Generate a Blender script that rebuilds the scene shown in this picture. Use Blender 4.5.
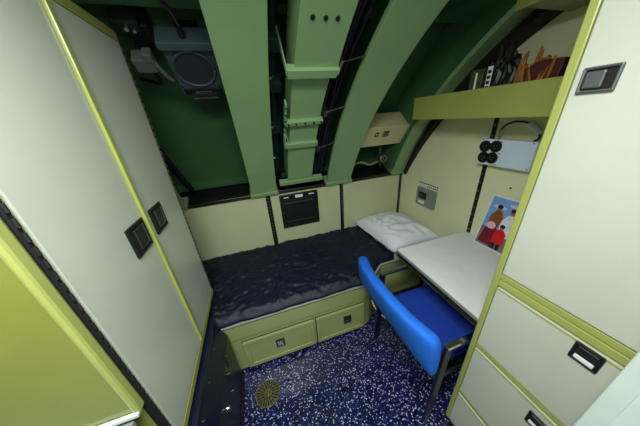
import bpy, bmesh, math, random
from mathutils import Vector, Matrix, noise
random.seed(7)
S = bpy.context.scene
COL = S.collection
for o in list(bpy.data.objects): bpy.data.objects.remove(o)

# ------------------------------------------------------------------ camera, world, light, exposure
R = [[0.9482895566, -0.3095514203, -0.0701771689],
     [-0.1894641816, -0.3746519707, -0.9076008070],
     [0.2546571042, 0.8739644266, -0.4139274577]]
cd = bpy.data.cameras.new('camera'); cam = bpy.data.objects.new('camera', cd); COL.objects.link(cam)
M = Matrix.Identity(4)
for i in range(3):
    M[i][0] = R[0][i]; M[i][1] = -R[1][i]; M[i][2] = -R[2][i]
M[2][3] = 1.6
cam.matrix_world = M
cd.sensor_width = 36; cd.lens = 208.76 / 640 * 36; cd.clip_start = .02
S.camera = cam
S.view_settings.view_transform = 'Standard'; S.view_settings.look = 'None'
S.view_settings.gamma = 1; S.view_settings.use_curve_mapping = False
S.view_settings.exposure = 0.45
w = bpy.data.worlds.new('world'); S.world = w; w.use_nodes = True
w.node_tree.nodes['Background'].inputs[0].default_value = (.8, .9, 1, 1)
w.node_tree.nodes['Background'].inputs[1].default_value = .1
def area(name, loc, rot, sx, sy, power, color):
    l = bpy.data.lights.new(name, 'AREA'); l.shape = 'RECTANGLE'; l.size = sx; l.size_y = sy
    l.energy = power; l.color = color
    o = bpy.data.objects.new(name, l); COL.objects.link(o); o.location = loc; o.rotation_euler = rot
    return o
area('ceiling_light_glow', (-.12, .06, 2.085), (0, 0, 0), .62, .22, 20.5, (.93, 1, 1))
area('rear_light_glow', (.1, -.95, 2.19), (math.radians(28), 0, 0), .8, .2, 7, (.93, 1, 1))

# ------------------------------------------------------------------ materials
def srgb(c):
    return tuple((v/255/12.92 if v/255 <= .04045 else ((v/255+.055)/1.055)**2.4) for v in c) + (1,)
def mat(name, rgb, rough=.5, metal=0, var=.06, scale=6, bump=0, bscale=60, coat=0, spec=.5):
    m = bpy.data.materials.new(name); m.use_nodes = True
    nt = m.node_tree; b = nt.nodes['Principled BSDF']
    b.inputs['Roughness'].default_value = rough; b.inputs['Metallic'].default_value = metal
    b.inputs['Coat Weight'].default_value = coat; b.inputs['Coat Roughness'].default_value = .12
    b.inputs['Specular IOR Level'].default_value = spec
    c = srgb(rgb)
    tc = nt.nodes.new('ShaderNodeTexCoord'); n = nt.nodes.new('ShaderNodeTexNoise')
    n.inputs['Scale'].default_value = scale; n.inputs['Detail'].default_value = 4
    nt.links.new(tc.outputs['Object'], n.inputs['Vector'])
    r = nt.nodes.new('ShaderNodeValToRGB'); r.color_ramp.elements[0].position = .3; r.color_ramp.elements[1].position = .7
    r.color_ramp.elements[0].color = tuple(v*(1-var) for v in c[:3]) + (1,)
    r.color_ramp.elements[1].color = tuple(min(1, v*(1+var)) for v in c[:3]) + (1,)
    nt.links.new(n.outputs['Fac'], r.inputs['Fac']); nt.links.new(r.outputs['Color'], b.inputs['Base Color'])
    if bump:
        n2 = nt.nodes.new('ShaderNodeTexNoise'); n2.inputs['Scale'].default_value = bscale
        bp = nt.nodes.new('ShaderNodeBump'); bp.inputs['Strength'].default_value = bump; bp.inputs['Distance'].default_value = .002
        nt.links.new(tc.outputs['Object'], n2.inputs['Vector']); nt.links.new(n2.outputs['Fac'], bp.inputs['Height'])
        nt.links.new(bp.outputs['Normal'], b.inputs['Normal'])
    return m
CREAM = mat('cream_laminate', (192, 194, 180), .28, var=.03, coat=.3)
CREAMW = mat('cream_wall_panel', (190, 192, 154), .45, var=.03)
YEL = mat('yellow_green_paint', (158, 163, 88), .3, var=.04, coat=.3, bump=.15)
YELG = mat('glossy_olive_yellow_enamel', (124, 128, 50), .14, var=.04, coat=.6)
YELB = mat('olive_paint', (150, 156, 100), .4, var=.05, coat=.2)
GRN = mat('rib_green_paint', (130, 162, 114), .4, var=.05, scale=3, bump=.2, bscale=25, coat=.1)
GRND = mat('hull_green_paint', (60, 98, 60), .5, var=.15, scale=2.5, bump=.2, bscale=20)
GREYGRN = mat('pipe_dark_green', (22, 52, 38), .5, var=.2)
BLACK = mat('black_paint', (14, 14, 17), .45, var=.2)
MATBLK = mat('black_rubber', (8, 8, 12), .7)
NAVY = mat('navy_enamel', (10, 14, 38), .35, var=.1, coat=.1)
CHROME = mat('chrome', (205, 208, 212), .14, 1)
STEEL = mat('brushed_steel', (150, 150, 146), .32, 1)
DKSTEEL = mat('dark_steel', (60, 58, 52), .35, .8, var=.2)
SPK = mat('speaker_grey', (58, 72, 78), .45, var=.08)
SPKM = mat('speaker_mesh', (26, 32, 42), .8, var=.1)
ALU = mat('worn_aluminium', (176, 178, 168), .4, .3)
LATCH = mat('latch_grey_metal', (96, 102, 102), .38, .5)
GREYD = mat('lamp_grey', (74, 82, 80), .5)
WALLR = mat('right_wall_cream', (222, 221, 182), .45, var=.03)
GREY = mat('grey_plastic', (128, 136, 130), .5)
PALEG = mat('instrument_pale_blue', (208, 220, 238), .4)
WHITE = mat('white_paint', (200, 210, 204), .35, coat=.2)
PAPER = mat('paper_white', (225, 226, 222), .6)
INK = mat('ink_black', (20, 20, 22), .7)
BLUE = mat('blue_upholstery', (8, 98, 204), .75, var=.08, scale=30, bump=.5, bscale=400)
SEATB = mat('blue_seat_shaded', (8, 54, 156), .8, var=.08, scale=30, bump=.5, bscale=400)  # seat blue darkened to paint the shade under the desk
LINEN = mat('white_linen', (226, 230, 236), .8, var=.02, bump=.2, bscale=200)
NAVYC = mat('navy_cloth', (11, 14, 36), .56, var=.25, scale=5, bump=.25, bscale=300, spec=.4)
DESKT = mat('desk_laminate', (226, 226, 226), .4, var=.03, scale=20)
BOXC = mat('cream_box_paint', (190, 186, 138), .5)
BRASS = mat('aged_brass', (120, 112, 74), .4, .8, var=.3, scale=60)
CABLE = mat('cable_violet_black', (44, 42, 56), .45, var=.3)
RUST = mat('dried_orange_brown', (146, 92, 28), .6, var=.4, scale=40)
MAROON = mat('maroon_paper', (70, 16, 12), .6)
OLIVEB = mat('dark_olive_tin', (58, 70, 34), .5, var=.4, scale=50)
LAMP = bpy.data.materials.new('lamp_diffuser'); LAMP.use_nodes = True
LAMP.node_tree.nodes['Principled BSDF'].inputs['Emission Color'].default_value = (1, 1, .94, 1)
LAMP.node_tree.nodes['Principled BSDF'].inputs['Emission Strength'].default_value = 3

def floor_mat():
    m = bpy.data.materials.new('navy_flecked_vinyl'); m.use_nodes = True; nt = m.node_tree; b = nt.nodes['Principled BSDF']
    b.inputs['Roughness'].default_value = .28; b.inputs['Coat Weight'].default_value = .4
    tc = nt.nodes.new('ShaderNodeTexCoord')
    warp = nt.nodes.new('ShaderNodeTexNoise'); warp.inputs['Scale'].default_value = 90
    add = nt.nodes.new('ShaderNodeMixRGB'); add.blend_type = 'ADD'; add.inputs[0].default_value = .012
    nt.links.new(tc.outputs['Object'], warp.inputs['Vector'])
    nt.links.new(tc.outputs['Object'], add.inputs[1]); nt.links.new(warp.outputs['Color'], add.inputs[2])
    def flecks(scale, thr, size):
        v = nt.nodes.new('ShaderNodeTexVoronoi'); v.inputs['Scale'].default_value = scale
        nt.links.new(add.outputs[0], v.inputs['Vector'])
        sep = nt.nodes.new('ShaderNodeSeparateColor'); nt.links.new(v.outputs['Color'], sep.inputs[0])
        a = nt.nodes.new('ShaderNodeMath'); a.operation = 'GREATER_THAN'; a.inputs[1].default_value = thr
        nt.links.new(sep.outputs[0], a.inputs[0])
        d = nt.nodes.new('ShaderNodeMath'); d.operation = 'LESS_THAN'; d.inputs[1].default_value = size
        nt.links.new(v.outputs['Distance'], d.inputs[0])
        p = nt.nodes.new('ShaderNodeMath'); p.operation = 'MULTIPLY'
        nt.links.new(a.outputs[0], p.inputs[0]); nt.links.new(d.outputs[0], p.inputs[1])
        return p
    f1 = flecks(112, .70, .40); f2 = flecks(170, .66, .4)
    base = nt.nodes.new('ShaderNodeValToRGB'); base.color_ramp.elements[0].position = .35; base.color_ramp.elements[1].position = .65
    base.color_ramp.elements[0].color = srgb((8, 9, 38)); base.color_ramp.elements[1].color = srgb((13, 17, 66))
    n = nt.nodes.new('ShaderNodeTexNoise'); n.inputs['Scale'].default_value = 12
    nt.links.new(tc.outputs['Object'], n.inputs['Vector']); nt.links.new(n.outputs['Fac'], base.inputs['Fac'])
    m1 = nt.nodes.new('ShaderNodeMixRGB'); m1.inputs[2].default_value = srgb((66, 80, 150))
    nt.links.new(f2.outputs[0], m1.inputs[0]); nt.links.new(base.outputs[0], m1.inputs[1])
    m2 = nt.nodes.new('ShaderNodeMixRGB'); m2.inputs[2].default_value = srgb((184, 188, 222))
    nt.links.new(f1.outputs[0], m2.inputs[0]); nt.links.new(m1.outputs[0], m2.inputs[1])
    nt.links.new(m2.outputs[0], b.inputs['Base Color'])
    return m
FLOOR = floor_mat()

# ------------------------------------------------------------------ mesh helpers
def link(name, bm, m, parent=None, bevel=0, smooth=False, sub=0, kind=None):
    bmesh.ops.recalc_face_normals(bm, faces=bm.faces)
    me = bpy.data.meshes.new(name); bm.to_mesh(me); bm.free()
    o = bpy.data.objects.new(name, me); COL.objects.link(o)
    me.materials.append(m)
    if smooth:
        for p in me.polygons: p.use_smooth = True
    if parent: o.parent = parent
    if bevel:
        b = o.modifiers.new('bevel', 'BEVEL'); b.width = bevel; b.segments = 2; b.limit_method = 'ANGLE'; b.angle_limit = math.radians(40)
    if sub:
        s = o.modifiers.new('sub', 'SUBSURF'); s.levels = sub; s.render_levels = sub
    if kind: o['kind'] = kind
    return o
def NB(): return bmesh.new()
def box(bm, x0, x1, y0, y1, z0, z1):
    v = [bm.verts.new((x, y, z)) for x in (x0, x1) for y in (y0, y1) for z in (z0, z1)]
    for f in ((0, 1, 3, 2), (4, 6, 7, 5), (0, 4, 5, 1), (2, 3, 7, 6), (0, 2, 6, 4), (1, 5, 7, 3)): bm.faces.new([v[i] for i in f])
    return bm
def prism(bm, pts, a0, a1, axis='z'):
    def P(p, a): return {'z': (p[0], p[1], a), 'x': (a, p[0], p[1]), 'y': (p[0], a, p[1])}[axis]
    A = [bm.verts.new(P(p, a0)) for p in pts]; B = [bm.verts.new(P(p, a1)) for p in pts]
    bm.faces.new(A); bm.faces.new(B[::-1]); n = len(pts)
    for i in range(n): bm.faces.new((A[i], A[(i+1) % n], B[(i+1) % n], B[i]))
    return bm
def cyl(bm, p0, p1, r0, r1=None, n=16):
    p0 = Vector(p0); p1 = Vector(p1); r1 = r0 if r1 is None else r1
    d = (p1-p0).normalized(); u = d.orthogonal().normalized(); v = d.cross(u)
    A = [bm.verts.new(p0+(u*math.cos(t)+v*math.sin(t))*r0) for t in [2*math.pi*i/n for i in range(n)]]
    B = [bm.verts.new(p1+(u*math.cos(t)+v*math.sin(t))*r1) for t in [2*math.pi*i/n for i in range(n)]]
    bm.faces.new(A); bm.faces.new(B[::-1])
    for i in range(n): bm.faces.new((A[i], A[(i+1) % n], B[(i+1) % n], B[i]))
    return bm
def tube(bm, pts, r, n=8):
    pts = [Vector(p) for p in pts]; rings = []; u = None
    for i, p in enumerate(pts):
        d = (pts[min(i+1, len(pts)-1)]-pts[max(i-1, 0)]).normalized()
        u = d.orthogonal().normalized() if u is None else (u-d*u.dot(d)).normalized()
        v = d.cross(u)
        rings.append([bm.verts.new(p+(u*math.cos(2*math.pi*k/n)+v*math.sin(2*math.pi*k/n))*r) for k in range(n)])
    for a, b in zip(rings, rings[1:]):
        for k in range(n): bm.faces.new((a[k], a[(k+1) % n], b[(k+1) % n], b[k]))
    bm.faces.new(rings[0]); bm.faces.new(rings[-1][::-1])
    return bm
def spline(pts, n=8):
    out = []; P = [Vector(p) for p in pts]; P = [P[0]]+P+[P[-1]]
    for i in range(1, len(P)-2):
        for k in range(n):
            t = k/n; a, b, c, d = P[i-1], P[i], P[i+1], P[i+2]
            out.append(.5*((2*b)+(c-a)*t+(2*a-5*b+4*c-d)*t*t+(3*b-a-3*c+d)*t**3))
    out.append(P[-2]); return out
def frame(bm, axis, a0, a1, u0, u1, v0, v1, t):
    """rectangular ring in the plane normal to axis, thickness t"""
    out = [(u0, v0), (u1, v0), (u1, v1), (u0, v1)]; inn = [(u0+t, v0+t), (u1-t, v0+t), (u1-t, v1-t), (u0+t, v1-t)]
    def P(p, a): return {'z': (p[0], p[1], a), 'x': (a, p[0], p[1]), 'y': (p[0], a, p[1])}[axis]
    O0 = [bm.verts.new(P(p, a0)) for p in out]; O1 = [bm.verts.new(P(p, a1)) for p in out]
    I0 = [bm.verts.new(P(p, a0)) for p in inn]; I1 = [bm.verts.new(P(p, a1)) for p in inn]
    for i in range(4):
        j = (i+1) % 4
        bm.faces.new((O0[i], O0[j], I0[j], I0[i])); bm.faces.new((O1[i], O1[j], I1[j], I1[i]))
        bm.faces.new((O0[i], O0[j], O1[j], O1[i])); bm.faces.new((I0[i], I0[j], I1[j], I1[i]))
    return bm
def thing(name, label, cat, loc=(0, 0, 0), rot=(0, 0, 0), group=None):
    o = bpy.data.objects.new(name, None); COL.objects.link(o); o.empty_display_size = .05
    o.location = loc; o.rotation_euler = rot; o['label'] = label; o['category'] = cat
    if group: o['group'] = group
    return o
def tag(o, label, cat, group=None):
    o['label'] = label; o['category'] = cat
    if group: o['group'] = group
    return o
def rebase(t, loc):
    """move the empty to the thing's base, its parts stay where they are"""
    loc = Vector(loc); d = loc-t.location; t.location = loc
    for c in t.children: c.location -= d
def bx(name, m, parent, x0, x1, y0, y1, z0, z1, bevel=.0015, kind=None):
    return link(name, box(NB(), x0, x1, y0, y1, z0, z1), m, parent, bevel, kind=kind)

# hull cylinder (axis along x)
CY, CZ, RF, RP = -.205, .061, 2.188, 2.5
def hp(x, deg, r):
    t = math.radians(deg); return Vector((x, CY+r*math.cos(t), CZ+r*math.sin(t)))
def arcbox(bm, x0, x1, d0, d1, r0, r1, n=None, x0b=None, x1b=None):
    n = n or max(1, int(abs(d1-d0)/3)); rings = []
    x0b = x0 if x0b is None else x0b; x1b = x1 if x1b is None else x1b
    for i in range(n+1):
        f = i/n; d = d0+(d1-d0)*f; a = x0+(x0b-x0)*f; b = x1+(x1b-x1)*f
        rings.append([bm.verts.new(hp(*q)) for q in ((a, d, r0), (b, d, r0), (b, d, r1), (a, d, r1))])
    for A, B in zip(rings, rings[1:]):
        for k in range(4): bm.faces.new((A[k], A[(k+1) % 4], B[(k+1) % 4], B[k]))
    bm.faces.new(rings[0]); bm.faces.new(rings[-1][::-1])
    return bm

# ------------------------------------------------------------------ room shell
XL, XR, YB, YF, ZC = -.98, 1.44, 1.8, -1.5, 2.62
bx('floor', FLOOR, None, XL-.1, XR+.1, YF-.1, 2.2, -.06, 0, 0, 'structure')
bx('wall_left', CREAMW, None, XL-.05, XL, YF, 2.2, 0, ZC, 0, 'structure')
bx('wall_right', WALLR, None, XR, XR+.05, YF, 2.2, 0, ZC, 0, 'structure')
bx('wall_front', CREAMW, None, XL, XR, YF-.05, YF, 0, ZC, 0, 'structure')
bx('ceiling', GRND, None, XL-.05, XR+.05, YF-.05, CY, CZ+RP, CZ+RP+.05, 0, 'structure')
wb = bx('wall_back', BLACK, None, XL, XR, YB+.006, YB+.05, 0, 1.018, 0, 'structure')
SX = [(.042, .076), (.740, .772)]
for a, b in ((XL, .040), (.078, .738), (.774, 1.412)):
    bx('panel', CREAMW, wb, a+.001, b-.001, YB-.012, YB+.006, .3, 1.014, .002)
for a, b in SX+[(1.412, 1.44)]:
    s = bx('mounting_strip', DKSTEEL, wb, a+.003, b-.003, YB-.016, YB+.004, .3, 1.016, .001)
    h = NB()
    for k in range(22): cyl(h, ((a+b)/2, YB-.018, .36+k*.03), ((a+b)/2, YB-.0155, .36+k*.03), .006, n=8)
    link('hole', h, STEEL, s, kind='stuff')
bx('baseboard_front', BLACK, None, XL, XR, YF, YF+.015, 0, .08, .002, 'structure')
# metal capping and dark ledge along the top of the back wall
bx('trim_1', DKSTEEL, None, XL, XR, YB-.03, YB+.03, 1.019, 1.048, .003, 'structure')
bx('trim_2', MATBLK, None, XL, XR, YB+.03, 2.16, 1.02, 1.04, 0, 'structure')
# hull shell
hull = link('wall_hull', arcbox(NB(), XL, XR, 22.5, 90, RP, RP+.04, 36), GRND, None, smooth=False, kind='structure')
for d in (25.2, 54.2):
    link('stringer', arcbox(NB(), XL, XR, d, d+.8, RP-.06, RP, 1), GRND, hull, .002)
link('trim_3', arcbox(NB(), 1.418, 1.438, 26.6, 90, 2.150, 2.185, 30, 1.24, 1.438), MATBLK, None, kind='structure')
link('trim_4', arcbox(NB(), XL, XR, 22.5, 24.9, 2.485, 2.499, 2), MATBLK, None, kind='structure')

# ribs: flange, web, foot
def rib(x0, x1, d1, label, x0b=None, x1b=None):
    t = thing('hull_rib', label, 'rib', group='curved green hull ribs')
    link('flange', arcbox(NB(), x0, x1, 26.9, d1, RF, RF+.028, int(d1-26), x0b, x1b), GRN, t, .003)
    xm = (x0+x1)/2 if x0b is None else 1.27
    link('web', arcbox(NB(), xm-.012, xm+.012, 26.9, d1, RF+.028, RP-.002, int(d1-26)), GRND, t)
    link('foot_plate', arcbox(NB(), x0-.012, x1+.012, 26.35, 27.1, RF-.012, RF+.10, 1), GRN, t, .002)
    rebase(t, hp(xm, 26.4, RF))
    return t
rib(-.765, -.565, 44, 'short visible foot of a green hull rib behind the tall cream closet')
rib(-.065, .140, 90, 'wide light green hull rib between the speaker and the ventilation duct')
rib(.598, .832, 90, 'wide light green curved hull rib right of the cable bundle')
rib(1.298, 1.402, 90, 'narrow green hull rib against the right wall above the shelf', 1.15, 1.26)

# ventilation duct
t = thing('ventilation_duct', 'square green ventilation duct with collars running down between two hull ribs', 'duct')
dk = link('duct_section', arcbox(NB(), .243, .447, 53.6, 90, 2.15, 2.32, 30, .215, .385), GRN, t, .003)
for x in (.285, .333, .378): link('bolt_head', cyl(NB(), hp(x, 59.6, 2.146), hp(x, 59.6, 2.151), .0085, n=12), MATBLK, dk)
link('duct_section', arcbox(NB(), .247, .432, 45, 53.6, 2.17, 2.32, 6), GRN, t, .003)
link('duct_section', arcbox(NB(), .250, .435, 40, 45, 2.17, 2.32, 4), GRN, t, .003)
link('duct_section', arcbox(NB(), .240, .441, 30.4, 40, 2.17, 2.32, 6), GRN, t, .003)
c = link('collar', arcbox(NB(), .212, .445, 53.0, 54.2, 2.132, 2.17, 1), GRN, t, .003)
c2 = link('collar_arm', arcbox(NB(), .205, .212, 53.5, 54.2, 2.132, 2.40, 1), GRN, c, .002)
link('collar_arm', arcbox(NB(), .445, .452, 53.5, 54.2, 2.132, 2.40, 1), GRN, c, .002)
c = link('bolt_flange', arcbox(NB(), .222, .447, 44.5, 45.3, 2.145, 2.18, 1), GRN, t, .002)
for x in (.234, .28, .334, .388, .436):
    link('bolt', cyl(NB(), hp(x, 44.9, 2.140), hp(x, 44.9, 2.147), .0065, n=6), BLACK, c)
c = link('flange_side', arcbox(NB(), .213, .222, 44.5, 48.5, 2.15, 2.19, 2), GRN, t, .002)
for d in (45.5, 46.7, 47.9): link('bolt', cyl(NB(), hp(.2175, d, 2.146), hp(.2175, d, 2.152), .005, n=6), BLACK, c)
link('collar', arcbox(NB(), .222, .443, 39.3, 40.3, 2.148, 2.18, 1), GRN, t, .002)
link('collar_side', arcbox(NB(), .213, .222, 39.4, 42, 2.155, 2.19, 2), GRN, t, .002)
link('end_flange', arcbox(NB(), .168, .533, 29.2, 30.1, 2.155, 2.20, 1), GRN, t, .002)
rebase(t, hp(.34, 29.7, 2.2))
CH = 'dark sheets beside the duct'  # dark sheets added to blacken the gaps beside the duct
gap_sheet = link('dark_backing', arcbox(NB(), .452, .66, 26.8, 90, 2.43, 2.45, 30), MATBLK); tag(gap_sheet, 'black sheet added behind the cable bundle right of the duct', 'sheet', CH)
gap_sheet = link('dark_backing', arcbox(NB(), .142, .30, 26.8, 90, 2.45, 2.47, 30), GREYGRN); tag(gap_sheet, 'dark green sheet added in the gap left of the duct', 'sheet', CH)
# dark pipe in the gap left of the duct
t = thing('conduit_pipe', 'dark green pipe in the narrow gap left of the ventilation duct', 'pipe')
link('pipe', tube(NB(), [hp(.192, d, 2.4) for d in range(26, 90, 3)], .028, 12), GREYGRN, t, smooth=True)
for d in (38.6, 46.4, 52.0): link('pipe_clip', arcbox(NB(), .158, .228, d, d+1.6, 2.33, 2.42, 1), GREYGRN, t, .003)
rebase(t, hp(.192, 26.4, 2.4))
for i, (d, w_) in enumerate(((51.6, 'beside the upper duct collar'), (43.2, 'beside the bolted duct flange'), (36.2, 'beside the lowest duct section'))):
    b = NB(); cyl(b, hp(.142, d, 2.2), hp(.150, d, 2.2), .007, n=8); cyl(b, hp(.15, d, 2.2), hp(.165, d, 2.215), .004, n=8)
    tag(link('rib_bolt', b, STEEL), 'small steel bolt on the rib edge ' + w_, 'bolt', 'bolts along the edge of the hull rib')
# cable bundle
t = thing('cable_bundle', 'bundle of dark cables running down the gap right of the duct', 'cables')
for k in range(11):
    x = .480+k*.0105; r = 2.31+.03*math.sin(k*2.1); ph = random.random()*6
    link('cable', tube(NB(), [hp(x+.008*math.sin(ph+d*.13), d, r+.012*math.sin(ph*2+d*.17)) for d in range(25, 90, 2)], .0075, 6), CABLE, t, smooth=True)
rebase(t, hp(.54, 25.5, 2.36))
for d, w_ in ((54.3, 'highest, level with the upper duct collar'), (46.2, 'middle one, just above the bolted duct flange'), (38.2, 'lowest, below the second duct collar')):
    t = thing('cable_clamp', 'thin steel clamp rod across the dark cables, ' + w_, 'clamp', group='steel clamps on the cable bundle')
    link('rod', cyl(NB(), hp(.462, d, 2.17), hp(.597, d+.2, 2.2), .0035, n=8), STEEL, t)
    link('clip', arcbox(NB(), .45, .466, d-.5, d+.7, 2.15, 2.24, 1), STEEL, t, .002)
    rebase(t, hp(.53, d, 2.17))

# loudspeaker on the hull
th = 50.0; t0 = thing('loudspeaker', 'grey square loudspeaker with round grille mounted high on the green hull', 'speaker', hp(-.183, th, 2.32), (math.radians(th), 0, 0))
bx('housing', SPK, t0, -.092, .108, 0, .07, -.135, .132, .006)
bx('hood', SPK, t0, -.098, .112, -.022, .07, .108, .142, .004)
link('grille', cyl(NB(), (.005, -.004, .012), (.005, .004, .012), .078, n=40), SPKM, t0)
b = NB()
for rr in (.084,):
    tube(b, [(.005+rr*math.cos(a*math.pi/20), -.005, .012+rr*math.sin(a*math.pi/20)) for a in range(41)], .0025 if rr < .08 else .006, 6)
link('grille_ring', b, SPK, t0, smooth=True)
for x in (-.08, .094):
    for z in (.094, -.078): link('screw', cyl(NB(), (x, -.004, z), (x, .002, z), .005, n=8), MATBLK, t0)
bx('lower_recess', BLACK, t0, -.08, .098, -.006, .01, -.125, -.09, .002)
lb = bx('label_plate', STEEL, t0, -.03, .045, -.009, -.006, -.118, -.105, .001)
bx('bracket', STEEL, t0, -.05, .07, -.02, .02, -.140, -.134, .001)
link('cable_gland', cyl(NB(), (.005, .01, .142), (.005, .01, .175), .013, n=12), BLACK, t0, .002)
bx('mounting_foot', BLACK, t0, -.04, .055, .07, .18, -.08, .10, .003)
o = link('speaker_cable', tube(NB(), spline([hp(-.178, 54.1, 2.35), hp(-.195, 55.0, 2.38), hp(-.225, 55.6, 2.42), hp(-.27, 57.2, 2.44), hp(-.33, 61, 2.45), hp(-.36, 74, 2.45)]), .007, 8), MATBLK, smooth=True)
tag(o, 'black cable curving up from the top of the grey loudspeaker', 'cable')
# grey handset / lamp left of the speaker
th = 51; t0 = thing('gooseneck_lamp', 'grey wall lamp box with bent arm beside the closet top', 'lamp', hp(-.355, th, 2.33), (math.radians(th), 0, 0))
bx('lamp_body', GREYD, t0, -.045, .03, -.03, .03, -.03, .03, .005)
bx('lamp_block', GREYD, t0, .005, .038, -.034, .01, .02, .055, .004)
link('arm', tube(NB(), spline([(.025, -.01, .03), (.038, -.02, -.01), (.050, -.02, -.045), (.062, -.018, -.075), (.066, -.012, -.085)]), .010, 8), GREYD, t0, smooth=True)
bx('mounting_foot', BLACK, t0, -.03, .02, .03, .17, -.03, .03, .003)
o = link('lamp_cable', tube(NB(), spline([hp(-.35, 49.9, 2.33), hp(-.352, 48.4, 2.35), hp(-.375, 47.4, 2.38), hp(-.42, 47, 2.42), hp(-.47, 46.5, 2.46)]), .009, 8), MATBLK, smooth=True)
tag(o, 'black cable looping below the grey wall lamp', 'cable')
th = 53; t0 = thing('pipe_bracket', 'black clamp bracket with small bright bolt at the closet top corner', 'bracket', hp(-.36, th, 2.41), (math.radians(th), 0, 0))
bx('bracket_body', BLACK, t0, -.06, .035, -.03, .04, -.02, .04, .008)
bx('bracket_leg', BLACK, t0, -.02, .06, -.02, .08, -.05, .02, .006)
link('bolt', cyl(NB(), (-.01, -.045, .02), (-.01, -.03, .02), .008, n=8), CHROME, t0)
link('bolt', cyl(NB(), (.012, -.042, .01), (.012, -.03, .01), .006, n=8), CHROME, t0)

# cream junction box between the right ribs
th = 37.4; t0 = thing('junction_box', 'cream metal junction box with two black symbols between the right ribs', 'box', hp(1.065, th, 2.25), (math.radians(th), 0, 0))
bx('housing', BOXC, t0, -.20, .195, 0, .17, -.090, .090, .006)
bx('cover', BOXC, t0, -.205, .200, -.008, 0, -.096, .096, .003)
bx('mounting_foot', GRND, t0, -.05, .05, .17, .245, -.05, .05, .003)
b = NB(); frame(b, 'y', -.0105, -.008, -.105, -.070, .005, .048, .010); link('round_symbol', b, INK, t0, .004)
b = NB(); frame(b, 'y', -.0105, -.008, -.030, .022, .0, .056, .008); box(b, -.020, .012, -.0105, -.008, .014, .025); box(b, -.016, .012, -.0105, -.008, .031, .045); link('square_symbol', b, OLIVEB, t0)
t0 = thing('valve_fitting', 'small valve with brass stem hanging below the cream junction box', 'valve', hp(1.13, 31, 2.25))
link('pipe', cyl(NB(), (0, 0, -.08), (0, .02, .20), .012, n=10), GREYGRN, t0, smooth=True)
link('valve_body', cyl(NB(), (0, -.03, .0), (0, .03, .0), .024, n=10), BRASS, t0, .003)
link('handle', tube(NB(), [(.03*math.cos(a), -.05, .03*math.sin(a)) for a in [i*math.pi/8 for i in range(17)]], .005, 6), STEEL, t0, smooth=True)
link('stem', cyl(NB(), (0, -.055, 0), (0, -.03, 0), .006, n=8), STEEL, t0)
o = link('small_pipe', tube(NB(), spline([hp(.86, 27.3, 2.36), hp(1.0, 28.4, 2.34), hp(1.10, 27.5, 2.33), hp(1.24, 28, 2.36)]), .010, 8), GRN, smooth=True)
tag(o, 'thin green pipe lying low between the two right ribs', 'pipe')
tag(link('rib_shadow_tube', tube(NB(), [hp(-.60, 37.5, 2.40), hp(-.585, 34, 2.40), hp(-.565, 30, 2.40), hp(-.545, 27.2, 2.40), hp(-.535, 26.4, 2.40)], .02, 8), MATBLK, smooth=True),
    'black tube painting the hull rib shadow beside the closet edge', 'streak')  # dark tube stands in for the shadow of the short rib

# black recessed box in the back wall
t = thing('wall_niche', 'black recessed niche box with small white labels in the back wall panel', 'box', (.33, YB-.02, .675))
def A_(o, l=None):
    if l: o['label'] = l
    return o
b = NB(); frame(b, 'y', -.012, .008, -.177, .177, 0, .325, .03); link('frame', b, BLACK, t, .003)
bx('back_plate', MATBLK, t, -.15, .15, .004, .0075, .03, .295, 0)
bx('inner_ledge', BLACK, t, -.145, .145, -.028, .004, .035, .075, .006)
bx('lid', BLACK, t, -.14, .14, -.006, .004, .09, .245, .006)
for x0, x1, h0, h1 in ((-.14, -.095, .296, .304), (-.035, .035, .286, .312), (.09, .14, .298, .306)):
    bx('label_plate', PAPER, t, x0, x1, -.0145, -.012, h0, h1, 0)
for x in (-.162, .162):
    for z in (.015, .31, .16): link('screw', cyl(NB(), (x, -.015, z), (x, -.012, z), .005, n=8), STEEL, t)

# ------------------------------------------------------------------ bunk
t = thing('bunk_base', 'olive green built-in bunk base with two drawers and metal edging', 'bed')
XA = XL+.002
poly = lambda e: [(XA, 1.038-e), (.600, 1.038-e), (.655+e*.4, 1.055-e), (.83, 1.19-e), (1.438, 1.20-e), (1.438, 1.784), (XA, 1.784)]
link('carcass', prism(NB(), poly(0), .035, .332), YELB, t, .003)
link('rail', prism(NB(), poly(.012), .344, .460), YELB, t, .004)
link('shadow_gap', prism(NB(), poly(-.012), .332, .344), MATBLK, t)
link('edge_trim', prism(NB(), poly(.014), .460, .4635), BLACK, t, .002)
link('edge_moulding', prism(NB(), poly(.012), .4635, .474), ALU, t, .002, kind=None)
link('toe_kick', prism(NB(), poly(-.03), 0, .035), BLACK, t)
link('ledge_strip', box(NB(), .84, 1.43, 1.172, 1.192, .385, .40), STEEL, t, .002)
bx('lower_panel', YELB, t, .86, 1.13, 1.180, 1.20, .05, .33, .004)
bx('lower_panel', YELB, t, 1.14, 1.43, 1.180, 1.20, .05, .33, .004)
for a, b_, lx in ((-.295, .190, -.06), (.208, .590, .448)):
    d = bx('drawer', YELB, t, a, b_, 1.026, 1.038, .052, .300, .004)
    bb = NB(); frame(bb, 'y', 1.0355, 1.0385, a-.004, b_+.004, .048, .304, .006); link('shadow_line', bb, MATBLK, d)
    bb = NB(); frame(bb, 'y', 1.018, 1.027, a+.0, b_, .052, .300, .030); link('drawer_frame', bb, YELB, d, .002)
    bb = NB(); frame(bb, 'y', 1.010, 1.024, lx-.029, lx+.029, .170, .230, .008); box(bb, lx-.02, lx+.02, 1.019, 1.023, .18, .222)
    link('latch', bb, BLACK, d, .002)
    bx('latch_pull', CHROME, d, lx-.020, lx+.018, 1.0105, 1.018, .184, .196, .001)
rebase(t, (.2, 1.3, 0))

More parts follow.
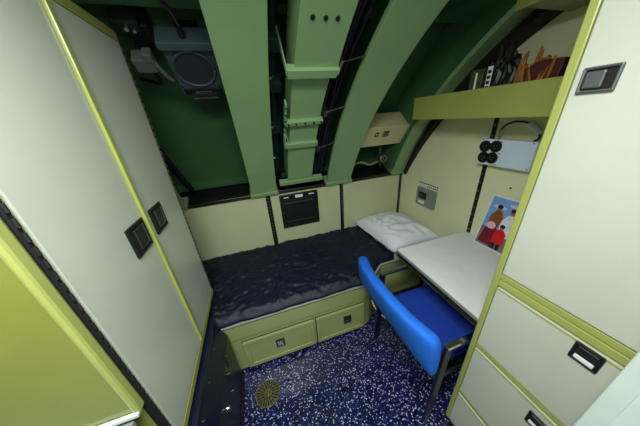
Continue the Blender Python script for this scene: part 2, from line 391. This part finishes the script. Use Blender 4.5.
# mattress
mp = lambda e: [(XA+.004, 1.050+e), (.590, 1.050+e), (.64, 1.075+e), (.82, 1.205+e), (1.432-e, 1.215+e), (1.432-e, 1.782-e), (XA+.004, 1.782-e)]
tag(link('mattress', prism(NB(), mp(.022), .475, .494), LINEN, None, .012), 'white mattress on the bunk base under the navy blanket', 'mattress')
# blanket
def blanket():
    bm = NB(); nx, ny = 210, 100; V = []
    for j in range(ny+1):
        row = []
        for i in range(nx+1):
            u, v = i/nx, j/ny
            xr = .965+.012*math.sin(v*9)+.008*math.sin(v*23)
            x = XA+.008+(xr-XA-.008)*u
            yfront = 1.033+min(max(0, x-.585)*.63, .157)+max(0, x-.84)*.08
            
            yfront += .003*math.sin(x*17)+.002*math.sin(x*41)
            y = yfront+(1.778-yfront)*v
            z = .516
            p = Vector((x*2.2, y*4.2+x*1.4, .3))
            n1 = noise.noise(p*1.6); n2 = noise.noise(p*4.1+Vector((3, 1, 7))); n3 = noise.noise(Vector((x*5-y*9, y*3+x*4, 2))*2.2)
            rid = (1-abs(n1)*2)**3 if abs(n1) < .5 else 0
            rid2 = (1-abs(n2)*2.4)**3 if abs(n2) < .41 else 0
            rid3 = (1-abs(n3)*2.6)**2 if abs(n3) < .38 else 0
            z += .014*rid+.009*rid2+.008*rid3+.006*n2+.005*abs(noise.noise(Vector((x*14-y*16, y*9+x*7, 5))))
            e = min(1, v*ny/6.0); z = .478+(z-.478)*e**.7       # front edge turned down
            if u > .97: z -= .012*(u-.97)/.03
            if x < -.6: z += .0
            row.append(bm.verts.new((x, y, z)))
        V.append(row)
    for j in range(ny):
        for i in range(nx): bm.faces.new((V[j][i], V[j][i+1], V[j+1][i+1], V[j+1][i]))
    o = link('blanket', bm, NAVYC, None, smooth=True)
    s = o.modifiers.new('solid', 'SOLIDIFY'); s.thickness = .004; s.offset = -1
    return o
bl = blanket(); tag(bl, 'crumpled dark navy satin blanket spread over the bunk mattress', 'blanket')
# pillow
def pillow():
    bm = NB(); nx, ny = 44, 36; rows = {}
    cx, cy = 1.19, 1.485; a, b = .235, .295
    for side in (1, -1):
        R_ = []
        for j in range(ny+1):
            row = []
            for i in range(nx+1):
                u, v = 2*i/nx-1, 2*j/ny-1
                k = .06
                x = cx+a*u*(1-k*(1-0)*v*v*.5+.05*abs(u*v)); y = cy+b*v*(1-k*u*u*.5+.05*abs(u*v))
                h = (max(0, 1-u**4)*max(0, 1-v**4))**.45*.082
                if side > 0:
                    n = noise.noise(Vector((x*9+y*3, y*4, 1))); h += .018*(1-abs(n)*2.4)*max(0, 1-u*u)**.5*max(0, 1-v*v)**.5
                    h += .007*math.sin(math.atan2(v+.1, u+1.15)*19)*max(0, 1-abs(u+.4))*max(0, 1-v*v)
                x -= .05*(v+1)*.5
                row.append(bm.verts.new((x, y, .555+side*h*(1.25 if side > 0 else .42))))
            R_.append(row)
        for j in range(ny):
            for i in range(nx):
                f = (R_[j][i], R_[j][i+1], R_[j+1][i+1], R_[j+1][i]); bm.faces.new(f)
    bmesh.ops.remove_doubles(bm, verts=bm.verts, dist=.0004)
    return link('pillow', bm, LINEN, None, smooth=True)
pl = pillow(); tag(pl, 'white rumpled pillow at the head of the bunk beside the desk', 'pillow')

# ------------------------------------------------------------------ closet (left)
CX = -.42
t = thing('closet', 'tall cream two-door closet framed in yellow-green on the left', 'closet')
bx('carcass', YEL, t, XL+.003, CX-.018, .482, 1.235, .60, 1.965, .002)
bx('frame_top', YEL, t, CX-.018, CX, .482, 1.235, 1.932, 1.965, .002)
bx('frame_bottom', YEL, t, CX-.018, CX+.003, .482, 1.235, .60, .634, .002)
bx('frame_divider', YEL, t, CX-.018, CX+.011, .851, .873, .634, 1.932, .003)
bx('frame_side', YEL, t, CX-.018, CX, 1.224, 1.235, .634, 1.932, .002)
bx('frame_side', YEL, t, CX-.018, CX, .482, .490, .634, 1.932, .002)
for a, b_ in ((.492, .848), (.878, 1.222)):
    d = bx('door', CREAM, t, CX-.016, CX+.002, a, b_, .638, 1.928, .003)
    ly = .7775 if a < .6 else .950; hw = .056
    bb = NB(); frame(bb, 'x', CX+.002, CX+.009, ly-hw, ly+hw, 1.222, 1.326, .010); link('latch_frame', bb, BLACK, d, .002)
    bx('latch_cup', MATBLK, d, CX+.0015, CX+.004, ly-hw+.008, ly+hw-.008, 1.23, 1.318, 0)
    bb = NB(); frame(bb, 'x', CX+.004, CX+.010, ly-.022, ly+.042, 1.238, 1.310, .004); link('latch_rim', bb, STEEL, d, .001)
    bx('latch_paddle', DKSTEEL, d, CX+.004, CX+.008, ly-.017, ly+.037, 1.244, 1.304, .002)
for y in (.478, 1.229):   # piano hinges
    bb = NB()
    for k in range(44): cyl(bb, (CX+.004, y, .64+k*.0293), (CX+.004, y, .64+k*.0293+.018), .0035, n=6)
    link('hinge_knuckle', bb, MATBLK if y < 1 else STEEL, t, kind='stuff')
bx('hinge_leaf', MATBLK, t, CX-.018, CX+.003, .4745, .483, .60, 1.965, 0)
rebase(t, (-.7, .86, .6))

# navy console under the closet
t = thing('console_cabinet', 'dark navy enamel cabinet with metal knobs under the tall closet', 'cabinet')
pts = [(XL+.004, 0), (-.350, 0), (-.350, .44), (-.402, .585), (XL+.004, .585)]
link('body', prism(NB(), pts, .482, 1.005, 'y'), NAVY, t, .004)
bx('kick_strip', BLACK, t, -.350, -.342, .50, 1.0, .01, .06, .002)
for k, (y, z, r_) in enumerate(((.80, .40, .013), (.77, .30, .013), (.66, .37, .015))):
    kb = link('knob', cyl(NB(), (-.352, y, z), (-.330, y, z), r_*.7, r_*.55, 14), CHROME if k == 2 else DKSTEEL, t, .002, smooth=True)
    link('knob_shaft', cyl(NB(), (-.354, y, z), (-.347, y, z), r_, n=16), DKSTEEL, kb)
link('chain', tube(NB(), [(-.345+.004*math.sin(i*2.3), .86+.006*math.sin(i*1.7), .46-.012*i) for i in range(9)], .0035, 6), STEEL, t, smooth=True)
for k, (y, z) in enumerate(((.56, .535), (.70, .535), (.86, .535), (.97, .535))): link('rivet', cyl(NB(), (-.388, y, z), (-.380, y, z+.003), .004, n=8), STEEL, t)
bx('edge_strip', NAVY, t, -.402, -.385, .49, 1.0, .583, .596, .002)
rebase(t, (-.65, .74, 0))

# near partition panel
t = thing('partition_panel', 'glossy yellow-green partition panel at the near end of the closet', 'partition')
bx('panel', YELG, t, XL+.003, -.432, .449, .474, .90, 2.05, .002)
bx('edge_post', YEL, t, -.438, -.421, .444, .474, .90, 2.05, .007)
bx('lower_lip', WHITE, t, -.80, -.424, .437, .448, .900, .912, .002)  # white colour paints the lit lower edge of the panel
rebase(t, (-.7, .46, .9))
t = thing('washstand', 'low grey-topped stand beneath the yellow-green partition panel', 'cabinet')
bx('body', YELB, t, XL+.003, -.46, .02, .444, .02, .86, .003)
bx('top', GREY, t, XL+.003, -.445, 0, .446, .86, .885, .004)
bx('plinth', BLACK, t, XL+.01, -.48, .03, .44, 0, .02, 0)
bx('cupboard_door', YELB, t, -.46, -.45, .04, .43, .08, .80, .003)
rebase(t, (-.7, .22, 0))

# ------------------------------------------------------------------ lockers (right)
LX = .76
t = thing('locker_unit', 'cream locker with upper door above three drawers in yellow-green frame', 'locker')
bx('carcass', YEL, t, LX+.018, XR-.003, -.62, .388, .03, 2.1, .002)
bx('plinth', BLACK, t, LX+.04, XR-.003, -.61, .37, 0, .03, 0)
bx('frame_stile', YEL, t, LX-.002, LX+.018, .368, .388, .03, 2.1, .003)
bx('frame_stile', YEL, t, LX-.002, LX+.018, -.62, -.60, .03, 2.1, .003)
bx('frame_rail', YEL, t, LX-.001, LX+.018, -.60, .368, 2.06, 2.1, .002)
bx('frame_rail', YEL, t, LX-.001, LX+.018, -.60, .368, 1.028, 1.052, .003)
bx('frame_rail', YEL, t, LX-.001, LX+.018, -.60, .368, .999, 1.026, .003)
bx('frame_rail', YEL, t, LX-.001, LX+.018, -.60, .368, .655, .680, .003)
bx('frame_rail', YEL, t, LX-.001, LX+.018, -.60, .368, .300, .322, .003)
bx('frame_rail', YEL, t, LX-.001, LX+.018, -.60, .368, .03, .05, .003)
bx('shadow_gap', MATBLK, t, LX+.012, LX+.019, -.6, .368, .05, 2.06, 0)
d = bx('door', CREAM, t, LX-.004, LX+.014, -.596, .365, 1.056, 2.056, .003)
hy0, hy1, hz0, hz1 = .291, .351, 1.608, 1.660
bb = NB(); frame(bb, 'x', LX-.012, LX-.004, hy0, hy1, hz0, hz1, .006); link('latch_frame', bb, LATCH, d, .003)
bx('latch_cup', DKSTEEL, d, LX-.0055, LX-.003, hy0+.004, hy1-.004, hz0+.004, hz1-.004, 0)
bx('latch_paddle', LATCH, d, LX-.013, LX-.006, hy0+.021, hy1-.008, hz0+.009, hz1-.009, .003)
bx('latch_slot', BLACK, d, LX-.0075, LX-.005, hy0+.007, hy0+.013, hz0+.008, hz1-.008, 0)
for z0, z1, h in ((.684, .993, .962), (.326, .651, .590), (.054, .296, .235)):
    d = bx('drawer', CREAM, t, LX-.004, LX+.014, -.596, .365, z0, z1, .003)
    bx('drawer_lip', YEL, d, LX-.007, LX-.003, -.596, .365, z1-.004, z1, .001)
    bb = NB(); frame(bb, 'x', LX-.011, LX-.003, .097, .153, h-.031, h+.031, .007); link('latch_frame', bb, BLACK, d, .003)
    bx('latch_cup', MATBLK, d, LX-.0055, LX-.003, .102, .148, h-.026, h+.026, 0)
    bx('latch_pull', PAPER, d, LX-.010, LX-.006, .106, .144, h-.024, h-.010, .002)  # white colour stands in for bright reflections on the metal pull
    bx('latch_glint', STEEL, d, LX-.009, LX-.006, .106, .144, h+.016, h+.020, .001)
rebase(t, (1.1, -.1, 0))
# pale door leaf standing open against the lockers
dr = bx('door_1', WHITE, None, .662, .70, -.72, .064, .02, 2.0, .003, 'structure')
bb = NB(); frame(bb, 'x', .657, .662, -.70, .064, .03, 1.99, .032); link('door_frame', bb, WHITE, dr, .002)
link('door_handle', cyl(NB(), (.63, -.62, 1.0), (.662, -.62, 1.0), .018, n=16), CHROME, dr, .003)

# ------------------------------------------------------------------ desk
t = thing('desk', 'small built-in desk with pale worn top along the right wall', 'desk')
dp = lambda e: [(.822-e, .392), (XR-.002, .392), (XR-.002, 1.000+e), (.836-e*.5, 1.004+e), (.830-e, 1.000+e)]
link('desk_top', prism(NB(), dp(0), .728, .737), DESKT, t, .002)
link('edge_band', prism(NB(), dp(.003), .713, .728), GREY, t, .001)
link('edge_band', prism(NB(), dp(.0), .690, .713), BLACK, t, .001)
link('edge_moulding', prism(NB(), dp(.008), .685, .690), CHROME, t, .001)
bx('apron', BLACK, t, .90, .92, .392, .98, .60, .685, .002)
bx('support_bracket', BLACK, t, .92, XR-.002, .955, .985, .58, .685, .002)
bx('support_leg', BLACK, t, 1.38, XR-.002, .93, .985, 0, .58, .003)
rebase(t, (1.13, .7, 0))

# perforated black strip on the right wall
wr = thing('mounting_strip', 'dark perforated metal strip up the right wall behind the instrument', 'strip')
bx('strip', DKSTEEL, wr, XR-.007, XR-.001, .966, .992, .738, 1.56, .001)
bb = NB()
for k in range(13): cyl(bb, (XR-.0085, .979, .765+k*.06), (XR-.0065, .979, .765+k*.06), .006, n=8)
link('hole', bb, STEEL, wr)
rebase(wr, (XR-.004, .979, .738))

# shelf
def shelf(nm, label, xf, y0, y1, z0, z1, zb):
    t = thing(nm, label, 'shelf')
    bx('fascia', YEL, t, xf, xf+.018, y0, y1, z0, z1, .002)
    bx('board', YEL, t, xf+.018, XR-.002, y0, min(y1-.02, zb), z0+(.02 if z0 < 1.7 else 0), z0+(.038 if z0 < 1.7 else .016), .002)
    rebase(t, ((xf+XR)/2, (y0+y1)/2, z0))
shelf('wall_shelf', 'yellow-green wall shelf with deep front board above the desk', 1.15, .39, 1.372, 1.540, 1.678, 1.16)
shelf('upper_shelf', 'yellow-green shelf at the top edge near the locker', 1.15, .39, .825, 1.945, 2.06, .79)

# things on the shelf (shelf board top z = 1.578)
ZS = 1.578
def zz(s): return ZS
t = thing('tin_box', 'small dark olive tin with white stripe at the far end of the shelf', 'tin', (1.21, .965, ZS), (0, 0, .1)); t.scale = (.8, .8, 1.35)
bx('body', OLIVEB, t, -.035, .035, -.04, .04, 0, .125, .004)
bx('lid', OLIVEB, t, -.037, .037, -.042, .042, .125, .14, .003)
bx('stripe', PAPER, t, -.0375, -.0345, -.006, .006, .0, .13, 0)
t = thing('black_pouch', 'crumpled black pouch with white barcode tag on the shelf', 'pouch', (1.235, .862, ZS)); t.scale = (1, .8, 1.4)
bm = NB()
bmesh.ops.create_icosphere(bm, subdivisions=4, radius=1)
for v in bm.verts:
    c = v.co.copy(); n = noise.noise(c*2.3)*.22+noise.noise(c*5.5)*.12
    v.co = Vector((c.x*.055*(1+n), c.y*.078*(1+n), max(.002, (c.z*(1+n)+.75)*.105)))
link('bag', bm, BLACK, t, smooth=False)
tg = bx('tag', PAPER, t, -.072, -.069, .010, .040, .055, .135, .001)
bb = NB()
for k in range(4): box(bb, -.0735, -.0718, .015, .035, .066+k*.016, .076+k*.016)
link('barcode', bb, INK, tg)
bb = NB()
for k in range(14):
    a = k*.9; cyl(bb, (-.05+.02*math.sin(a), -.05+.0075*k, .12+.03*math.sin(a*2)), (-.03, -.04+.0075*k, .165+.03*math.sin(a)), .004, n=5)
link('crinkle', bb, DKSTEEL, t)
t = thing('dried_bouquet', 'bundle of orange-brown dried strips in dark maroon wrapping on the shelf', 'bouquet', (1.235, .722, ZS)); t.scale = (1, .85, 1.15)
link('wrapping', prism(NB(), [(-.10, 0), (.02, 0), (.03, .13), (-.02, .15), (-.12, .145)], -.045, .05, 'x'), MAROON, t, .004)
for k in range(20):
    a = random.uniform(-.5, .9); y = random.uniform(-.05, .09); L_ = random.uniform(.11, .19)
    p0 = Vector((random.uniform(-.055, -.02), y, .005)); p1 = p0+Vector((random.uniform(-.005, .03), math.sin(a)*-.09, L_))
    mid = (p0+p1)/2+Vector((-.004, random.uniform(-.012, .012), 0))
    link('dried_strip', tube(NB(), spline([p0, mid, p1], 4), .0055, 5), RUST, t)
for k in range(7):
    p = Vector((random.uniform(-.03, 0), random.uniform(-.05, .06), random.uniform(.11, .16)))
    bm = NB(); bmesh.ops.create_icosphere(bm, subdivisions=1, radius=.013, matrix=Matrix.Translation(p)); link('seed_head', bm, RUST, t)

# instrument box with four round sockets on the right wall
t = thing('instrument_box', 'pale blue-grey instrument box with four round black sockets on the wall', 'device', (XR-.001, .868, 1.262))
DX = -.052
bx('housing', PALEG, t, DX, -.008, -.150, .128, 0, .146, .003)
bx('face_plate', PALEG, t, DX-.004, DX, -.154, .132, -.003, .149, .001)
bx('mounting_plate', DKSTEEL, t, -.008, 0, -.1, .11, .02, .12, 0)
for y, z in ((.102, .106), (.040, .110), (.098, .040), (.046, .042)):
    r_ = .034
    s_ = link('socket', cyl(NB(), (DX-.010, y, z), (DX-.004, y, z), r_, n=24), BLACK, t, .002)
    bb = NB(); tube(bb, [(DX-.011, y+.022*math.cos(a), z+.022*math.sin(a)) for a in [i*math.pi/10 for i in range(21)]], .0022, 6); link('socket_ring', bb, DKSTEEL, s_)
    bb = NB()
    for q in range(3):
        a = q*2.1+.5; cyl(bb, (DX-.013, y+.010*math.cos(a), z+.010*math.sin(a)), (DX-.009, y+.010*math.cos(a), z+.010*math.sin(a)), .0038, n=8)
    link('socket_pin', bb, STEEL, s_)
for y, z in ((.125, .143), (.015, .138), (-.138, .140), (.018, .005), (-.145, .006), (.012, .095), (.012, .072), (.03, .004)):
    link('screw', cyl(NB(), (DX-.0065, y, z), (DX-.004, y, z), .0035, n=8), DKSTEEL, t)
bb = NB(); tube(bb, spline([(-.03, .055, .146), (-.03, .05, .21), (-.03, .0, .242), (-.03, -.06, .240), (-.03, -.085, .225)]), .005, 8)
link('cord', bb, BLACK, t, smooth=True)
link('cord_sleeve', cyl(NB(), (-.03, .055, .146), (-.03, .051, .20), .006, n=8), STEEL, t)
link('plug', cyl(NB(), (-.03, -.078, .236), (-.03, -.135, .185), .016, n=14), PALEG, t, .003)
bb = NB(); tube(bb, spline([(-.03, -.135, .185), (-.03, -.138, .165), (-.03, -.118, .146)]), .005, 8); link('cord', bb, BLACK, t, smooth=True)

# thermostat / switch plate and notice above it
t = thing('wall_switch', 'grey switch plate with black window on the wall above the pillow', 'switch', (XR-.001, 1.42, .786))
bx('plate', GREY, t, -.022, 0, -.108, .108, 0, .165, .003)
bx('window', BLACK, t, -.026, -.022, -.015, .078, .068, .130, .002)
bx('label_plate', PAPER, t, -.024, -.022, .0, .075, .018, .050, .001)
bx('indicator', STEEL, t, -.028, -.0255, .03, .07, .1, .107, 0)
t = thing('wall_notice', 'narrow printed paper label above the grey switch plate', 'sign', (XR-.001, 1.42, .958))
bx('paper', PAPER, t, -.002, 0, -.125, .125, 0, .048, 0)
bb = NB()
for k in range(11):
    y = .115-k*.021
    box(bb, -.003, -.0015, y-.014, y, .028, .040)
    if k > 4: box(bb, -.003, -.0015, y-.015, y, .008, .018)
link('print_marks', bb, INK, t)

# family photograph leaning on the right wall
def fmat(n, c): return mat(n, c, .35, var=.12, scale=60)
SKY = fmat('print_sky', (118, 158, 214)); CLOUD = fmat('print_cloud', (186, 200, 226)); GRASS = fmat('print_ground', (120, 110, 116))
FBR = fmat('print_brown_blouse', (132, 78, 22)); FRED = fmat('print_red_shirt', (206, 20, 28)); FDR = fmat('print_dark_red_skirt', (112, 22, 34))
FWH = fmat('print_white_shirt', (222, 226, 238)); FSK = fmat('print_skin', (150, 92, 66)); FHAIR = fmat('print_hair', (34, 20, 18)); FPK = fmat('print_pink', (232, 176, 190))
t = thing('photo_print', 'glossy family portrait print leaning on the wall above the desk', 'photo', (XR-.078, .780, .739), (0, math.radians(12), 0))
PWd, PH = .190, .345    # local y = +far side is the left of the picture
bx('paper', PAPER, t, -.003, 0, -PWd/2, PWd/2, 0, PH, 0)
def pp(m, name, pts, lay):
    q = [((.5-u)*PWd, v*PH) for u, v in pts]
    link(name, prism(NB(), q, -.003-.0006*lay, -.0028, 'x'), m, t)
def ell(cu, cv, ru, rv, n=14): return [(cu+ru*math.cos(2*math.pi*i/n), cv+rv*math.sin(2*math.pi*i/n)) for i in range(n)]
pp(SKY, 'sky_area', [(.04, .35), (.96, .35), (.96, .97), (.04, .97)], 1)
pp(GRASS, 'ground_area', [(.04, .02), (.96, .02), (.96, .38), (.04, .38)], 1)
pp(CLOUD, 'cloud', ell(.35, .8, .2, .04), 2); pp(CLOUD, 'cloud', ell(.75, .88, .16, .03), 2)
pp(FDR, 'skirt', [(.10, .06), (.62, .05), (.56, .36), (.46, .47), (.26, .46), (.14, .30)], 3)
pp(FBR, 'blouse', [(.18, .42), (.52, .44), (.56, .62), (.46, .74), (.30, .74), (.18, .62)], 4)
pp(FSK, 'face', ell(.36, .78, .075, .048), 5); pp(FHAIR, 'hair', ell(.36, .81, .085, .035), 6)
pp(FWH, 'shirt', [(.58, .30), (.94, .30), (.95, .66), (.84, .72), (.66, .70), (.56, .58)], 4)
pp(FSK, 'face', ell(.76, .77, .07, .048), 5); pp(FHAIR, 'hair', ell(.76, .805, .08, .032), 6)
pp(FPK, 'baby_cloth', ell(.32, .44, .14, .07), 5)
pp(FRED, 'child_shirt', [(.50, .14), (.84, .14), (.84, .36), (.74, .42), (.58, .42), (.50, .34)], 6)
pp(FSK, 'child_face', ell(.66, .46, .065, .042), 7); pp(FHAIR, 'hair', ell(.66, .49, .075, .03), 8)
pp(FHAIR, 'trousers', [(.54, .04), (.66, .04), (.66, .15), (.54, .15)], 6); pp(FHAIR, 'trousers', [(.70, .04), (.80, .04), (.80, .15), (.70, .15)], 6)
tag(link('wall_screw', cyl(NB(), (XR-.006, .80, 1.135), (XR, .80, 1.135), .005, n=8), DKSTEEL), 'tiny dark screw in the wall above the family photograph', 'screw')

# ------------------------------------------------------------------ chair
t = thing('armchair', 'blue upholstered armchair with curved back and metal arms at the desk', 'chair')
CYc = .672
def back_shell():
    bm = NB(); n = 26; rings = []
    prof = []
    for k in range(20):
        a = 2*math.pi*k/20; prof.append((math.copysign(abs(math.cos(a))**.55, math.cos(a)), math.copysign(abs(math.sin(a))**.45, math.sin(a))))
    for i in range(n+1):
        u = 2*i/n-1; e = max(.06, 1-abs(u)**22)**.5
        y = CYc+.305*math.sin(u*1.25)/math.sin(1.25); xb = .472+.085*u*u
        top = .832-.045*u*u; bot = .56+.0*u*u; hh = (top-bot)/2*(.55+.45*e); zm = (top+bot)/2
        nx, ny = 1, 0
        # inward normal of the plan curve
        dy = .35; dx = .24*u; L_ = math.hypot(dx, dy); nx, ny = dy/L_, -dx/L_
        ring = []
        for a, b in prof:
            z = zm+b*hh; th_ = .046*e*(1-.25*(b > .5)*b); off = a*th_; lean = (top-z)*.36*(1-.8*u*u)
            ring.append(bm.verts.new((xb+lean+off*nx, y+off*ny, z)))
        rings.append(ring)
    for A, B in zip(rings, rings[1:]):
        for k in range(20): bm.faces.new((A[k], A[(k+1) % 20], B[(k+1) % 20], B[k]))
    bm.faces.new(rings[0]); bm.faces.new(rings[-1][::-1])
    return bm
link('backrest', back_shell(), BLUE, t, smooth=True, sub=1)
bm = NB(); nx, ny = 16, 16; T = []; Bt = []
for j in range(ny+1):
    rt, rb = [], []
    for i in range(nx+1):
        u, v = 2*i/nx-1, 2*j/ny-1
        su = math.copysign(abs(u)**.9, u); k = 1-.04*(u*v)**2
        x = .848+.192*su*k; y = CYc+.222*v*k
        e = (max(0, 1-u**8)*max(0, 1-v**8))**.5
        rt.append(bm.verts.new((x, y, .445+.032*e-.010*(1-u*u)*(1-v*v)))); rb.append(bm.verts.new((x, y, .415)))
    T.append(rt); Bt.append(rb)
for j in range(ny):
    for i in range(nx):
        bm.faces.new((T[j][i], T[j][i+1], T[j+1][i+1], T[j+1][i])); bm.faces.new((Bt[j][i], Bt[j+1][i], Bt[j+1][i+1], Bt[j][i+1]))
for i in range(nx):
    bm.faces.new((T[0][i], Bt[0][i], Bt[0][i+1], T[0][i+1])); bm.faces.new((T[ny][i], T[ny][i+1], Bt[ny][i+1], Bt[ny][i]))
for j in range(ny):
    bm.faces.new((T[j][0], T[j+1][0], Bt[j+1][0], Bt[j][0])); bm.faces.new((T[j][nx], Bt[j][nx], Bt[j+1][nx], T[j+1][nx]))
link('seat', bm, SEATB, t, smooth=True)
bx('seat_frame', BLACK, t, .64, 1.03, CYc-.2, CYc+.2, .395, .415, .004)
for s in (-1, 1):
    y = CYc+s*.258
    a = bx('armrest', CHROME, t, .655, 1.02, y-.014, y+.014, .622, .634, .004)
    bx('arm_underside', BLACK, a, .70, 1.0, y-.010, y+.010, .616, .622, .002)
    link('leg', prism(NB(), [(.630, 0), (.668, 0), (.690, .622), (.650, .622)], y-.009, y+.009, 'y'), NAVY, t, .003)
    link('leg', prism(NB(), [(1.01, 0), (1.04, 0), (1.02, .622), (.99, .622)], y-.007, y+.007, 'y'), NAVY, t, .003)
    bx('side_rail', BLACK, t, .66, 1.02, y-.006, y+.006, .40, .425, .002)
bx('cross_rail', BLACK, t, .665, .69, CYc-.255, CYc+.255, .40, .415, .003)
bx('cross_rail', BLACK, t, 1.0, 1.02, CYc-.255, CYc+.255, .40, .415, .003)
bx('back_support', BLACK, t, .60, .655, CYc-.10, CYc-.07, .40, .56, .004); bx('back_support', BLACK, t, .60, .655, CYc+.07, CYc+.10, .40, .56, .004)
rebase(t, (.83, CYc, 0))
o = link('power_cord', tube(NB(), spline([(.66, 1.030, .30), (.665, .98, .26), (.70, .93, .22), (.78, .92, .14), (.86, 1.0, .03), (.95, 1.10, .008)]), .006, 8), PAPER, smooth=True)
tag(o, 'white cord drooping beside the bunk corner under the desk', 'cord')

# ------------------------------------------------------------------ floor drain
t = thing('floor_drain', 'round brass floor drain grate in the blue flecked floor', 'drain', (-.197, .852, 0))
link('rim', cyl(NB(), (0, 0, 0), (0, 0, .004), .078, n=40), BRASS, t, .001)
bb = NB()
for ring, (r0, r1, n) in enumerate(((.048, .070, 24), (.026, .044, 14))):
    for k in range(n):
        a = 2*math.pi*k/n; ux, uy = math.cos(a), math.sin(a); w_ = .0045
        q = [(ux*r0-uy*w_*.7, uy*r0+ux*w_*.7), (ux*r1-uy*w_, uy*r1+ux*w_), (ux*r1+uy*w_, uy*r1-ux*w_), (ux*r0+uy*w_*.7, uy*r0-ux*w_*.7)]
        prism(bb, q, .0035, .0046)
link('slot', bb, MATBLK, t, kind='stuff')
link('boss', cyl(NB(), (0, 0, .004), (0, 0, .009), .016, .012, 16), BRASS, t, .001)

# ------------------------------------------------------------------ ceiling lamps (out of frame)
for nm, lab, (x, y, z), sx, rx in (('ceiling_light', 'long ceiling lamp fixture above the cabin aisle', (-.12, .06, 2.09), .62, 0), ('ceiling_light', 'rear ceiling lamp fixture behind the first lamp', (.1, -.95, 2.2), .8, math.radians(28))):
    t = thing(nm, lab, 'lamp', (x, y, z), (rx, 0, 0))
    bx('housing', WHITE, t, -sx/2-.03, sx/2+.03, -.14, .14, .012, .06, .004)
    bx('diffuser', LAMP, t, -sx/2, sx/2, -.11, .11, 0, .012, .002)
    bx('hanger', STEEL, t, -.02, .02, -.02, .02, .06, .12 if y > -.5 else .33, 0)
